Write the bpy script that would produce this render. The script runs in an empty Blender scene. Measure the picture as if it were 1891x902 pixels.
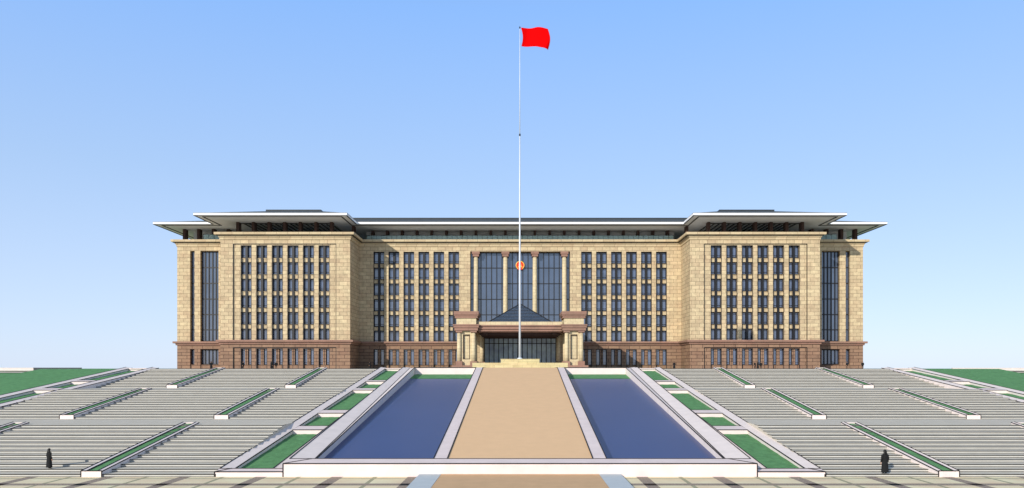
import bpy, math, random
from mathutils import Vector
R = math.radians
random.seed(7)
scene = bpy.context.scene
col = scene.collection

# ------------------------------------------------------------------ helpers
def lin(c):
    return tuple(((v/255)/12.92 if v/255 <= .04045 else ((v/255+.055)/1.055)**2.4) for v in c)

class MB:
    """collects faces; build() links them as one mesh object"""
    def __init__(s): s.v=[]; s.f=[]; s.m=[]; s.sm=[]
    def face(s, pts, mi=0, smooth=False):
        n=len(s.v); s.v += [tuple(p) for p in pts]; s.f.append(tuple(range(n,n+len(pts)))); s.m.append(mi); s.sm.append(smooth)
    def box(s, x0,x1,y0,y1,z0,z1, mi=0, skip=''):
        if x0>x1: x0,x1=x1,x0
        n=len(s.v)
        s.v += [(x0,y0,z0),(x1,y0,z0),(x1,y1,z0),(x0,y1,z0),(x0,y0,z1),(x1,y0,z1),(x1,y1,z1),(x0,y1,z1)]
        fs={'b':(0,3,2,1),'t':(4,5,6,7),'f':(0,1,5,4),'k':(2,3,7,6),'l':(3,0,4,7),'r':(1,2,6,5)}
        for k,q in fs.items():
            if k in skip: continue
            s.f.append(tuple(n+i for i in q)); s.m.append(mi); s.sm.append(False)
    def loft(s, rings, mi=0, caps=True, smooth=False, closed=True):
        n=len(s.v); k=len(rings[0])
        for r in rings: s.v += [tuple(p) for p in r]
        for i in range(len(rings)-1):
            for j in range(k if closed else k-1):
                a=n+i*k+j; b=n+i*k+(j+1)%k
                s.f.append((a,b,b+k,a+k)); s.m.append(mi); s.sm.append(smooth)
        if caps:
            s.f.append(tuple(n+j for j in reversed(range(k)))); s.m.append(mi); s.sm.append(False)
            s.f.append(tuple(n+(len(rings)-1)*k+j for j in range(k))); s.m.append(mi); s.sm.append(False)
    def lathe(s, cx,cy, prof, seg=20, mi=0, smooth=True):
        rings=[[(cx+r*math.cos(2*math.pi*j/seg), cy+r*math.sin(2*math.pi*j/seg), z) for j in range(seg)] for r,z in prof]
        s.loft(rings, mi, True, smooth)
    def seam(s, p, q, w=.035, mi=1):
        p,q=Vector(p),Vector(q); d=(q-p).normalized(); u=d.cross(Vector((0,0,1)))
        u=(u if u.length>1e-3 else Vector((1,0,0))).normalized(); v=d.cross(u)
        s.loft([[tuple(c_+u*a*w+v*b*w) for a,b in ((-1,-1),(1,-1),(1,1),(-1,1))] for c_ in (p,q)],mi)
    def build(s, name, mats, parent=None, loc=None):
        me=bpy.data.meshes.new(name); me.from_pydata(s.v,[],s.f)
        if not isinstance(mats,(list,tuple)): mats=[mats]
        for m in mats: me.materials.append(m)
        me.polygons.foreach_set('material_index', s.m)
        me.polygons.foreach_set('use_smooth', s.sm)
        me.update()
        import bmesh
        bm=bmesh.new(); bm.from_mesh(me); bmesh.ops.remove_doubles(bm, verts=bm.verts, dist=1e-5) if len(s.v)<4000 else None
        bmesh.ops.recalc_face_normals(bm, faces=bm.faces); bm.to_mesh(me); bm.free()
        o=bpy.data.objects.new(name, me); col.objects.link(o)
        if parent: o.parent=parent
        if loc: o.location=loc
        return o

def tag(o, label=None, cat=None, group=None, kind=None):
    if label: o['label']=label
    if cat: o['category']=cat
    if group: o['group']=group
    if kind: o['kind']=kind
    return o
def empty(name, loc, label, cat, group=None, rz=0):
    o=bpy.data.objects.new(name,None); col.objects.link(o); o.location=loc; o.rotation_euler=(0,0,rz)
    o.empty_display_size=.3
    return tag(o,label,cat,group)
def struct(o): o['kind']='structure'; return o
def copy_tree(o, parent=None):
    c=o.copy(); col.objects.link(c)
    if parent: c.parent=parent
    for ch in list(o.children): copy_tree(ch,c)
    return c

# ------------------------------------------------------------------ materials
def mat(name, rgb, rough=.8, var=.0, scale=.4, bump=0., bscale=20., spec=.3, metal=0., srgb=True, detail=6):
    m=bpy.data.materials.new(name); m.use_nodes=True
    nt=m.node_tree; N=nt.nodes; L=nt.links; b=N['Principled BSDF']
    c=lin(rgb) if srgb else rgb
    b.inputs['Base Color'].default_value=(*c,1); b.inputs['Roughness'].default_value=rough
    b.inputs['Specular IOR Level'].default_value=spec; b.inputs['Metallic'].default_value=metal
    if var or bump:
        tc=N.new('ShaderNodeTexCoord')
    if var:
        nz=N.new('ShaderNodeTexNoise'); nz.inputs['Scale'].default_value=scale; nz.inputs['Detail'].default_value=detail; nz.inputs['Roughness'].default_value=.65
        L.new(tc.outputs['Object'],nz.inputs['Vector'])
        rp=N.new('ShaderNodeValToRGB'); rp.color_ramp.elements[0].position=.3; rp.color_ramp.elements[1].position=.7
        rp.color_ramp.elements[0].color=(*[v*(1-var) for v in c],1); rp.color_ramp.elements[1].color=(*[min(1,v*(1+var)) for v in c],1)
        L.new(nz.outputs['Fac'],rp.inputs['Fac']); L.new(rp.outputs['Color'],b.inputs['Base Color'])
    if bump:
        n2=N.new('ShaderNodeTexNoise'); n2.inputs['Scale'].default_value=bscale; n2.inputs['Detail'].default_value=4
        L.new(tc.outputs['Object'],n2.inputs['Vector'])
        bp=N.new('ShaderNodeBump'); bp.inputs['Strength'].default_value=bump; bp.inputs['Distance'].default_value=.03
        L.new(n2.outputs['Fac'],bp.inputs['Height']); L.new(bp.outputs['Normal'],b.inputs['Normal'])
    return m

def stone(name, c1, c2, mortar, bw, rh, ms, blotch=.18, offs=.5, band=None):
    """coursed ashlar: brick pattern in (x+y, z), tint per block, mottling"""
    m=bpy.data.materials.new(name); m.use_nodes=True
    nt=m.node_tree; N=nt.nodes; L=nt.links; b=N['Principled BSDF']
    b.inputs['Roughness'].default_value=.75; b.inputs['Specular IOR Level'].default_value=.25
    tc=N.new('ShaderNodeTexCoord'); sp=N.new('ShaderNodeSeparateXYZ'); L.new(tc.outputs['Object'],sp.inputs[0])
    ad=N.new('ShaderNodeMath'); ad.operation='ADD'; L.new(sp.outputs['X'],ad.inputs[0]); L.new(sp.outputs['Y'],ad.inputs[1])
    cb=N.new('ShaderNodeCombineXYZ'); L.new(ad.outputs[0],cb.inputs['X']); L.new(sp.outputs['Z'],cb.inputs['Y'])
    bk=N.new('ShaderNodeTexBrick'); L.new(cb.outputs[0],bk.inputs['Vector'])
    bk.offset=offs; bk.inputs['Scale'].default_value=1
    bk.inputs['Color1'].default_value=(*lin(c1),1); bk.inputs['Color2'].default_value=(*lin(c2),1); bk.inputs['Mortar'].default_value=(*lin(mortar),1)
    bk.inputs['Mortar Size'].default_value=ms; bk.inputs['Mortar Smooth'].default_value=.1; bk.inputs['Bias'].default_value=-.1
    bk.inputs['Brick Width'].default_value=bw; bk.inputs['Row Height'].default_value=rh
    nz=N.new('ShaderNodeTexNoise'); nz.inputs['Scale'].default_value=.9; nz.inputs['Detail'].default_value=8; nz.inputs['Roughness'].default_value=.7
    L.new(tc.outputs['Object'],nz.inputs['Vector'])
    mr=N.new('ShaderNodeMapRange'); mr.inputs['From Min'].default_value=.3; mr.inputs['From Max'].default_value=.7
    mr.inputs['To Min'].default_value=1-blotch; mr.inputs['To Max'].default_value=1+blotch; L.new(nz.outputs['Fac'],mr.inputs['Value'])
    mx=N.new('ShaderNodeMix'); mx.data_type='RGBA'; mx.blend_type='MULTIPLY'; mx.inputs['Factor'].default_value=1
    L.new(bk.outputs['Color'],mx.inputs['A']); L.new(mr.outputs['Result'],mx.inputs['B'])
    n3=N.new('ShaderNodeTexNoise'); n3.inputs['Scale'].default_value=.33; n3.inputs['Detail'].default_value=5; L.new(cb.outputs[0],n3.inputs['Vector'])
    m3=N.new('ShaderNodeMapRange'); m3.inputs['From Min'].default_value=.45; m3.inputs['From Max'].default_value=.68; m3.inputs['To Max'].default_value=.8; L.new(n3.outputs['Fac'],m3.inputs['Value'])
    m4=N.new('ShaderNodeMix'); m4.data_type='RGBA'; m4.blend_type='MULTIPLY'; m4.inputs['B'].default_value=(1.0,.94,.94,1)
    L.new(m3.outputs['Result'],m4.inputs['Factor']); L.new(mx.outputs['Result'],m4.inputs['A'])
    L.new(m4.outputs['Result'],b.inputs['Base Color'])
    bp=N.new('ShaderNodeBump'); bp.inputs['Strength'].default_value=.35; bp.inputs['Distance'].default_value=.02; bp.invert=True
    L.new(bk.outputs['Fac'],bp.inputs['Height']); L.new(bp.outputs['Normal'],b.inputs['Normal'])
    return m

CREAM = stone('cream_stone',(184,163,130),(206,186,148),(104,88,70),2.3,1.1,.038,.2)
CREAMB= stone('cream_stone_plain',(186,166,132),(202,183,147),(104,88,70),3.2,1.6,.035,.10)
BROWN = stone('brown_stone',(134,106,86),(152,122,98),(58,40,34),3.2,1.0,.06,.16)
BRTRIM= stone('brown_trim',(140,110,94),(152,116,100),(100,76,66),4.0,3.0,.015,.12)
YSTONE= stone('yellow_stone',(200,186,140),(214,200,154),(140,126,92),1.5,.6,.012,.14)
PALEST= stone('pale_pier_stone',(200,184,148),(212,194,156),(136,118,90),1.4,.9,.018,.12)
BLACK = mat('dark_metal_frame',(24,22,24),.5,spec=.4)
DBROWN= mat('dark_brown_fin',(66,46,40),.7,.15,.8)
SOFFIT= mat('soffit_grey',(214,213,212),.8,.06,.3)
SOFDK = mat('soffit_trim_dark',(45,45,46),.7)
SLAT  = mat('slat_light_grey',(176,180,176),.6)
ROOF  = mat('roof_slate',(78,82,82),.7,.12,.5)
ROOFD = mat('roof_ridge_dark',(52,58,62),.6,.1,.5)
FASC  = mat('white_fascia',(236,236,236),.55,.04,.2)
WHITE = mat('white_stone_coping',(236,221,213),.7,.07,.9,.08,14)
PINKW = mat('pinkish_white_stone',(232,214,208),.7,.07,.7,.08,14)
TAN   = mat('tan_paving',(234,192,146),.85,.03,.9,.06,9)
TAN2  = mat('brown_tan_paving',(214,174,130),.85,.06,.9,.06,9)
GREYK = mat('grey_stone_kerb',(196,202,203),.8,.05,1.,.06,9)
STEP  = mat('step_stone',(196,192,183),.8,.06,.7,.08,10)
TREAD = mat('tread_stone',(206,196,178),.85,.07,.7,.08,10)
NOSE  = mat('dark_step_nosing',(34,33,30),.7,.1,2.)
GRASS = mat('lawn_grass',(100,148,98),.95,.22,1.6,.6,60,spec=.1)
WATER = mat('blue_water',(61,75,121),.3,.05,.12,.05,1.6,spec=.12)
PLAZA = mat('plaza_stone',(205,200,188),.85,.06,.5)
DECK  = mat('pale_roof_deck',(232,230,226),.8,.05,.5)
JOINT = mat('dark_joint_sealant',(40,37,38),.8)
BACKW  = mat('pale_added_wall',(214,213,211),.85,.05,.4)  # pale colour of the walls added to brighten the roof gallery
GOLD  = mat('gold_paint',(238,180,70),.4,spec=.5)
RED   = mat('emblem_red',(226,40,18),.5)
FLAGR = mat('red_flag_cloth',(218,2,4),.9,.03,.6,spec=.05)
POLE  = mat('white_pole_metal',(206,210,216),.35,spec=.5)
COAT  = mat('black_wool_coat',(26,26,27),.9,.2,9.)
TROUS = mat('charcoal_trousers',(30,30,34),.9)
SKIN  = mat('skin',(196,150,122),.6)
HAIR  = mat('black_hair',(16,14,13),.5)
DWALL = mat('dark_low_wall',(70,74,80),.8,.1,1.)  # dark tone of the low wall at far left
CREAMP= mat('cream_path',(222,212,186),.9,.12,.3)

def glass(name, rgb, rough=.08, spec=.5, var=.25, scale=.35):
    m=mat(name,rgb,rough,var,scale,spec=spec); m.node_tree.nodes['Principled BSDF'].inputs['IOR'].default_value=2.1
    nt=m.node_tree; ge=nt.nodes.new('ShaderNodeNewGeometry'); nz=[n for n in nt.nodes if n.type=='TEX_NOISE'][0]; nt.links.new(ge.outputs['Position'],nz.inputs['Vector']); return m  # varied reflections painted into the pane colour by world-position noise
GLASS = glass('blue_grey_window_glass',(82,92,116),.08,.5,.4,.3)
GLASSC= glass('curtain_wall_glass',(66,78,100),.1,.5,.2,.22)
GLASSD= glass('entrance_glass',(204,222,252),.3,.5,.3,.4)
GLASSD.node_tree.nodes['Principled BSDF'].inputs['IOR'].default_value=1.5
GLASSP= glass('skylight_glass',(52,66,84),.25,.4,.15,.4)
def railglass():
    m=bpy.data.materials.new('rail_glass'); m.use_nodes=True; b=m.node_tree.nodes['Principled BSDF']
    b.inputs['Base Color'].default_value=(*lin((176,206,202)),1); b.inputs['Roughness'].default_value=.1
    b.inputs['Alpha'].default_value=.5
    return m
RAIL=railglass()

def paving_mat():
    m=bpy.data.materials.new('cream_paving_grid'); m.use_nodes=True
    nt=m.node_tree; N=nt.nodes; L=nt.links; b=N['Principled BSDF']; b.inputs['Roughness'].default_value=.85; b.inputs['Specular IOR Level'].default_value=.2
    tc=N.new('ShaderNodeTexCoord'); sp=N.new('ShaderNodeSeparateXYZ'); L.new(tc.outputs['Object'],sp.inputs[0])
    def M(op,a,bv=None,c=None):
        n=N.new('ShaderNodeMath'); n.operation=op
        for i,x in enumerate((a,bv,c)):
            if x is None: continue
            if isinstance(x,(int,float)): n.inputs[i].default_value=x
            else: L.new(x,n.inputs[i])
        return n.outputs[0]
    P=5.5
    def band(src, off, per, half):
        t=M('FLOORED_MODULO', M('ADD',src,-off+per/2), per)
        return M('LESS_THAN', M('ABSOLUTE', M('SUBTRACT',t,per/2)), half)
    wx=band(sp.outputs['X'],-7.7,P,.42); wy=band(sp.outputs['Y'],52.3,P,.45)
    tx=band(sp.outputs['X'],-7.7+P/2,P,.15); ty=band(sp.outputs['Y'],52.3+P/2,P,.15)
    thin=M('MAXIMUM',tx,ty); wide=M('MAXIMUM',wx,wy); cross=M('MULTIPLY',wx,wy)
    par=M('LESS_THAN', M('FLOORED_MODULO', M('ADD',sp.outputs['X'],7.7+P/2),2*P),P)
    nz=N.new('ShaderNodeTexNoise'); nz.inputs['Scale'].default_value=.45; nz.inputs['Detail'].default_value=8; L.new(tc.outputs['Object'],nz.inputs['Vector'])
    ng=N.new('ShaderNodeTexNoise'); ng.inputs['Scale'].default_value=9; ng.inputs['Detail'].default_value=3; L.new(tc.outputs['Object'],ng.inputs['Vector'])
    def ramp(fac,c1,c2,a=.35,bb=.65):
        r=N.new('ShaderNodeValToRGB'); r.color_ramp.elements[0].position=a; r.color_ramp.elements[1].position=bb
        r.color_ramp.elements[0].color=(*lin(c1),1); r.color_ramp.elements[1].color=(*lin(c2),1); L.new(fac,r.inputs['Fac']); return r.outputs['Color']
    base=ramp(nz.outputs['Fac'],(232,208,172),(240,228,188))
    br=ramp(ng.outputs['Fac'],(136,118,104),(176,160,142))
    gr=ramp(ng.outputs['Fac'],(158,154,122),(182,174,142))
    bl=ramp(ng.outputs['Fac'],(14,12,10),(150,92,44),.5,.95)
    bk=ramp(ng.outputs['Fac'],(12,10,8),(22,20,18))
    def mix(f,a,c):
        n=N.new('ShaderNodeMix'); n.data_type='RGBA'
        L.new(f,n.inputs['Factor']); L.new(a,n.inputs['A']); L.new(c,n.inputs['B']); return n.outputs['Result']
    x=mix(thin,base,gr); x=mix(wide,x,br); x=mix(cross,x,mix(par,bl,bk))
    L.new(x,b.inputs['Base Color'])
    return m
PAVE=paving_mat()

# ------------------------------------------------------------------ setting
EYE=7.83; T=7.8
F1,F1e,F2,F2e,F3,F3e = 56.,72.8,80.3,97.1,104.5,121.3      # the three flights of the stairs
BE=113.                                                     # upper end of basins and ramp

g=MB()
zc=[(-300,-.03),(55.9,-.03)]
g.face([(-600,-300,-.03),(600,-300,-.03),(600,121.4,-.03),(-600,121.4,-.03)])
for s in (-1,1):
    for (y0,z0,y1,z1) in ((56,0,121.3,7.78),):
        g.face([(s*61.5,y0,z0),(s*75,y0,z0),(s*75,y1,z1),(s*61.5,y1,z1)])
    g.face([(s*75,56,0),(s*75,121.3,7.78),(s*75,140,7.78),(s*75,140,7.18),(s*75,116,7.12),(s*75,108,6.2),(s*75,56,-.05)])
    for (y0,z0,y1,z1) in ((56,-.02,108,6.2),(108,6.2,116,7.12),(116,7.12,400,7.3),(400,7.3,6000,7.74)):
        g.face([(s*75,y0,z0),(s*3000,y0,z0),(s*3000,y1,z1),(s*75,y1,z1)])
g.face([(-75,121.3,7.74),(75,121.3,7.74),(75,6000,7.74),(-75,6000,7.74)])
struct(g.build('ground',GRASS))
p=MB(); p.face([(-400,-200,0),(400,-200,0),(400,56.2,0),(-400,56.2,0)]); struct(p.build('paving',PAVE))
p=MB()
p.face([(-61,121.2,T),(61,121.2,T),(61,232,T),(-61,232,T)]); p.face([(-110,140,T-.004),(-61,140,T-.004),(-61,300,T-.004),(-110,300,T-.004)])
p.face([(61,140,T-.004),(110,140,T-.004),(110,300,T-.004),(61,300,T-.004)])
p.face([(-17.2,BE+.9,T),(17.2,BE+.9,T),(17.2,121.2,T),(-17.2,121.2,T)])
struct(p.build('plaza',PLAZA))
for s in (-1,1):
    p=MB(); p.face([(s*75.2,118,7.19),(s*300,118,7.19),(s*300,236,7.27),(s*75.2,236,7.27)]); struct(p.build('side_path',CREAMP))

def ysec(mb, secs, mi=0, seams=(), w=.035):
    for k in seams:
        for (y0,a),(y1,b) in zip(secs[:-1],secs[1:]): mb.seam((a[k][0],y0,a[k][1]),(b[k][0],y1,b[k][1]),w)
    """loft cross-sections given as (y, [(x,z),...])"""
    mb.loft([[(x,y,z) for x,z in pts] for y,pts in secs], mi)

# lower path in front of the basin, raised 0.2 m, with grey kerbs
p=MB(); p.box(-5.7,5.7,-60,55.98,.0,.2); struct(p.build('path',TAN2))
for s in (-1,1):
    p=MB(); p.box(s*5.72,s*7.28,-60,55.98,0,.21); struct(p.build('kerb',GREYK))
# ramp path up the middle
def rz(y): return 1.07+(y-57.6)*(7.96-1.07)/(BE-57.6)
p=MB(); ysec(p,[(57.62,[(-5.42,rz(57.6)-1.6),(5.42,rz(57.6)-1.6),(5.42,rz(57.6)),(-5.42,rz(57.6))]),(BE,[(-5.42,6.2),(5.42,6.2),(5.42,rz(BE)),(-5.42,rz(BE))]),
             (BE+11.6,[(-5.42,6.2),(5.42,6.2),(5.42,7.9),(-5.42,7.9)])])
struct(p.build('ramp_path',TAN))
for s in (-1,1):
    p=MB(); q=lambda y,d=.03:[(s*5.43,rz(y)-1.7),(s*6.45,rz(y)-1.7),(s*6.45,rz(y)+d),(s*5.43,rz(y)+d)]
    ysec(p,[(57.62,q(57.6)),(BE,q(BE)),(BE+11.6,[(s*5.43,6.2),(s*6.45,6.2),(s*6.45,7.93),(s*5.43,7.93)])],0,(2,3)); struct(p.build('kerb',[PINKW,JOINT]))
    wz=lambda y: .68+(y-59.8)*.1186
    p=MB(); p.face([(s*6.4,57.5,wz(57.5)),(s*15.5,57.5,wz(57.5)),(s*15.5,108,wz(108)),(s*6.4,108,wz(108))]); struct(p.build('water',WATER))
    p=MB(); p.face([(s*6.4,108,wz(108)+.02),(s*15.5,108,wz(108)+.02),(s*15.5,BE+.2,wz(BE)+.02),(s*6.4,BE+.2,wz(BE)+.02)]); struct(p.build('grass',GRASS))

# basin walls: things
p=MB(); p.loft([[(x,56,-.1),(x,57.6,-.1),(x,57.6,1.12),(x,56,.96)] for x in (-17.15,17.15)])
p.seam((-17.15,56,.96),(17.15,56,.96)); p.seam((-17.15,57.6,1.12),(17.15,57.6,1.12)); p.seam((-17.15,56,0),(-17.15,56,.96)); p.seam((17.15,56,0),(17.15,56,.96)); p.seam((-17.15,56,.96),(-15.45,57.6,1.12)); p.seam((17.15,56,.96),(15.45,57.6,1.12))
tag(p.build('basin_wall',[PINKW,JOINT]),'long low pinkish white wall closing the front of both blue pools','wall')
for s,side in ((-1,'left'),(1,'right')):
    p=MB(); z0,z1=1.12,8.0
    ysec(p,[(57.62,[(s*17.15,-.1),(s*15.4,-.1),(s*15.4,z0-.22),(s*15.5,z0-.23),(s*17.15,z0)]),
            (BE,[(s*17.15,5.6),(s*15.4,5.6),(s*15.4,z1-.02),(s*16.15,z1-.16),(s*17.15,z1)]),
            (BE+1.2,[(s*17.15,5.6),(s*15.4,5.6),(s*15.4,z1-.02),(s*16.15,z1-.16),(s*17.15,z1)])],0,(2,3,4))
    tag(p.build('basin_wall',[WHITE,JOINT]), {'left':'sloping white wall along the pool left of the tan ramp, with a shaded inner face',
        'right':'sloping white wall along the pool right of the tan ramp, with a sunlit inner face'}[side],'wall')
    p=MB(); p.box(s*6.47,s*15.38,BE,BE+.9,6.0,7.97)
    p.seam((s*6.47,BE,7.97),(s*15.38,BE,7.97),.05)
    tag(p.build('basin_wall',[PINKW,JOINT]), {'left':'short white wall across the far end of the pool left of the ramp','right':'short white wall across the far end of the pool right of the ramp'}[side],'wall')

# ------------------------------------------------------------------ terraced planter strips
def sr(y): return .37+.1154*(y-56)
YEND=122.6
def strip(xo, xi, s, label):
    """xo: edge by the stairs, xi: other edge"""
    t=empty('terraced_planter',((xo+xi)/2,56,0),label,'planter','terraced planters beside the stairs')
    ox,oy=(xo+xi)/2,56
    d=1 if xi>xo else -1
    def P(n,mb,m): 
        mb.v=[(x-ox,y-oy,z) for x,y,z in mb.v]; return mb.build(n,m,t)
    def wall(a,b):
        # a..b : x edges ; top lower on the side towards the middle of the picture
        lo,hi=(min(a,b),max(a,b)); tl,tr=((0,-.13) if s<0 else (-.13,0))
        mb=MB(); ysec(mb,[(57.02,[(lo,sr(57)-2.4),(hi,sr(57)-2.4),(hi,sr(57)+tr),(lo,sr(57)+tl)]),(YEND,[(lo,sr(YEND)-2.4),(hi,sr(YEND)-2.4),(hi,sr(YEND)+tr),(lo,sr(YEND)+tl)])],0,(2,3)); return mb
    P('side_wall',wall(xo,xo+d*.95),[WHITE,JOINT]); P('side_wall',wall(xi-d*1.0,xi),[WHITE,JOINT])
    mb=MB(); mb.loft([[(x,56,-.1),(x,57,-.1),(x,57,sr(57)-.02),(x,56,.37)] for x in (min(xo,xi),max(xo,xi))]); xa,xb=sorted((xo,xi)); mb.seam((xa,56,.37),(xb,56,.37)); mb.seam((xa,57,sr(57)-.02),(xb,57,sr(57)-.02)); mb.seam((xo,56,0),(xo,56,.37)); mb.seam((xo,56,.37),(xo+d*.9,57,sr(57))); P('front_wall',mb,[PINKW,JOINT])
    ia,ib=sorted((xo+d*.96,xi-d*1.01))
    ys=[57.02]
    for (a,b) in ((71.9,74.),(80.8,83.),(97.6,99.6),(105.8,107.4)):
        mb=MB(); mb.loft([[(x,a,sr(a)-1.2),(x,b,sr(b)-1.2),(x,b,sr(b)-.1),(x,a,sr(a)-.06)] for x in (ia,ib)]); mb.seam((ia,a,sr(a)-.06),(ib,a,sr(a)-.06)); mb.seam((ia,b,sr(b)-.1),(ib,b,sr(b)-.1)); P('divider',mb,[PINKW,JOINT])
        ys+= [a,b]
    mb=MB(); mb.box(ia,ib,121.4,YEND,sr(121)-1.2,sr(121.4)-.02); P('end_wall',mb,PINKW)
    ys.append(121.4)
    for i in range(0,len(ys),2):
        a,b=ys[i]+.01,ys[i+1]-.01
        mb=MB(); n=max(4,int((b-a)/.8)); k=8
        rows=[[(ia+(ib-ia)*j/k, a+(b-a)*i2/n, sr(a+(b-a)*i2/n)-.36-.1*i2/n+random.uniform(-.02,.02)) for j in range(k+1)] for i2 in range(n+1)]
        for i2 in range(n):
            for j in range(k): mb.face([rows[i2][j],rows[i2][j+1],rows[i2+1][j+1],rows[i2+1][j]],smooth=True)
        P('grass_bed',mb,GRASS)
strip(-22.1,-17.17,-1,'terraced white planter of lawn beds between the left stairs and the left pool')
strip(22.1,17.17,1,'terraced white planter of lawn beds between the right stairs and the right pool')
strip(-57.2,-62.4,-1,'terraced white planter of lawn beds on the far left side, between stairs and sloping lawn')
strip(57.2,62.4,1,'terraced white planter of lawn beds on the far right side, between stairs and sloping lawn')

# ------------------------------------------------------------------ stairs
NS=13
def staircase(x0,x1,label):
    cx=(x0+x1)/2
    t=empty('staircase',(cx,56,0),label,'stairs','wide grey staircases')
    x0-=cx; x1-=cx
    zb=0
    for k,(a,b) in enumerate(((F1,F1e),(F2,F2e),(F3,F3e))):
        mb=MB(); tr=(b-a)/NS
        for i in range(NS):
            y=a+i*tr-56; z=zb+2.6*(i+1)/NS; yb=b-56 if i==NS-1 else y+tr
            n=len(mb.f)
            mb.box(x0,x1,y,yb+(.0 if i<NS-1 else 0),z-.7,z-.012,1,skip='b')
            for q in range(n,len(mb.f)):
                if q==n+1: mb.m[q]=0     # front face = riser
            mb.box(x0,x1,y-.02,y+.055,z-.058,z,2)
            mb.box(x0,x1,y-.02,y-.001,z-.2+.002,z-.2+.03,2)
            mb.box(x0,x1,y+.06,yb-.03,z-.05,z-.002,1)
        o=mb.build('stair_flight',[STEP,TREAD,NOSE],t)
        zb+=2.6
        if k<2:
            mb=MB(); mb.box(x0,x1,b-56+.01,((F2,F3)[k])-56-.01,zb-.6,zb-.002)
            mb.build('landing',TREAD,t)
    return t
staircase(-57.3,-22.0,'wide flight of grey stone steps left of the pools')
staircase(57.3,22.0,'wide flight of grey stone steps right of the pools')

# planters lying on the flights
def planter(s):
    """prototype at origin; 16.8 long, rising 2.34"""
    t=empty('stair_planter',(0,0,0),'','planter','narrow planters running up the stairs')
    w=.75; h0=.45; L=17.0; h1=h0+2.36
    r=.3
    def z(y): return h0+(h1-h0)*y/L
    tl,tr=((0,-.05) if s<0 else (-.05,0))
    for (a,b) in ((-w,-w+r),(w-r,w)):
        mb=MB(); ysec(mb,[(.0,[(a,-.05),(b,-.05),(b,z(0)+tr),(a,z(0)+tl)]),(L,[(a,z(L)-.9),(b,z(L)-.9),(b,z(L)+tr),(a,z(L)+tl)])],0,(2,3),.03); mb.build('rim_wall',[WHITE,JOINT],t)
    mb=MB(); mb.box(-w+r+.002,w-r-.002,.003,.3,-.05,z(0)-.02); mb.seam((-w,-.0,z(0)-.0),(w,-.0,z(0)-.0),.03); mb.seam((-w,0,0),(-w,0,z(0)),.03); mb.seam((w,0,0),(w,0,z(0)),.03); mb.build('front_block',[PINKW,JOINT],t)
    mb=MB(); mb.box(-w+r+.002,w-r-.002,L-.3,L-.003,z(L)-.9,z(L)-.03); mb.build('end_block',PINKW,t)
    mb=MB(); n=30; k=4; rows=[[(-w+r+(2*(w-r))*j/k,.3+(L-.6)*i/n,z(.3+(L-.6)*i/n)-.1+random.uniform(-.015,.015)) for j in range(k+1)] for i in range(n+1)]
    for i in range(n):
        for j in range(k): mb.face([rows[i][j],rows[i][j+1],rows[i+1][j+1],rows[i+1][j]],smooth=True)
    mb.build('grass_bed',GRASS,t)
    return t
for s,sn in ((-1,'left'),(1,'right')):
    first=planter(s)
    k=0
    for fl,(y,zb) in (('lowest',(F1,0)),('middle',(F2,2.6)),('highest',(F3,5.2))):
        for x,xn in ((30.95,'near the pool'),(46.95,'on the outer side')):
            o=first if k==0 else copy_tree(first); k+=1
            o.location=(s*x,y-.12,zb)
            o['label']='narrow white planter on the %s flight of the %s stairs, %s'%(fl,sn,{'near the pool':'nearer the pool','on the outer side':'farther from the pool'}[xn])

# low far walls on the plateau
def lowwall(x0,x1,y,z0,z1,m,label,name='low_wall'):
    mb=MB(); c=(x0+x1)/2; h=abs(x1-x0)/2
    mb.box(-h,h,0,.5,0,z1-z0-.1); mb.box(-h-.06,h+.06,-.06,.56,z1-z0-.1,z1-z0)
    tag(mb.build(name,m,None,(c,y,z0)),label,'wall')
lowwall(-240,-154.2,245.8,7.1,8.1,PINKW,'low white parapet wall at the far left edge of the plateau')
lowwall(-154,-139,245,7.1,8.12,DWALL,'low dark wall just right of the white parapet on the far left')
lowwall(136.8,240,245,7.1,8.08,PINKW,'low white parapet wall at the far right edge of the plateau')

# ------------------------------------------------------------------ building
YF,YB=225.,238.
WI,WO,EO=49.4,87.1,105.4
ZTOP=47.3; ZBELT=16.15
build=empty('government_building',(0,YB,T),'monumental sandstone government building with brown base, columns and wide flat eaves','building')
BO=(0,YB,T)
def part(name, mb, m, parent=None):
    """mesh given in world coordinates -> part of the building"""
    mb.v=[(x-BO[0],y-BO[1],z-BO[2]) for x,y,z in mb.v]
    return mb.build(name,m,parent or build)

FOOT=[(-EO,290),(-EO,YB),(-WO,YB),(-WO,YF),(-WI,YF),(-WI,YB),(WI,YB),(WI,YF),(WO,YF),(WO,YB),(EO,YB),(EO,290)]
def offset(path,o):
    out=[]
    for i,p in enumerate(path):
        ns=[]
        for a,b in ((i-1,i),(i,i+1)):
            if a<0 or b>=len(path): continue
            dx,dy=path[b][0]-path[a][0],path[b][1]-path[a][1]; l=math.hypot(dx,dy); ns.append((dy/l,-dx/l))
        out.append((p[0]+o*sum(n[0] for n in ns),p[1]+o*sum(n[1] for n in ns)))
    return out
def sweep(path, prof, mb, mi=0):
    """prof: closed polygon of (offset,z)"""
    rows=[offset(path,o) for o,z in prof]
    rings=[[(rows[k][i][0],rows[k][i][1],prof[k][1]) for k in range(len(prof))] for i in range(len(path))]
    mb.loft(rings,mi)

# --- bays
BW_=3.2; WP=4.54
wing_x0=[-81.35+WP*i for i in range(6)]                 # left edges on the left wing
main_x0=[-45.05+4.6*i for i in range(6)]; BM=3.3
def mirror(xs,w): return [-(x+w) for x in xs][::-1]
ROW_TOP=[43.6-4.85*i for i in range(6)]; WH=3.42
PIER=(-18.75,-15.35)

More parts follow.
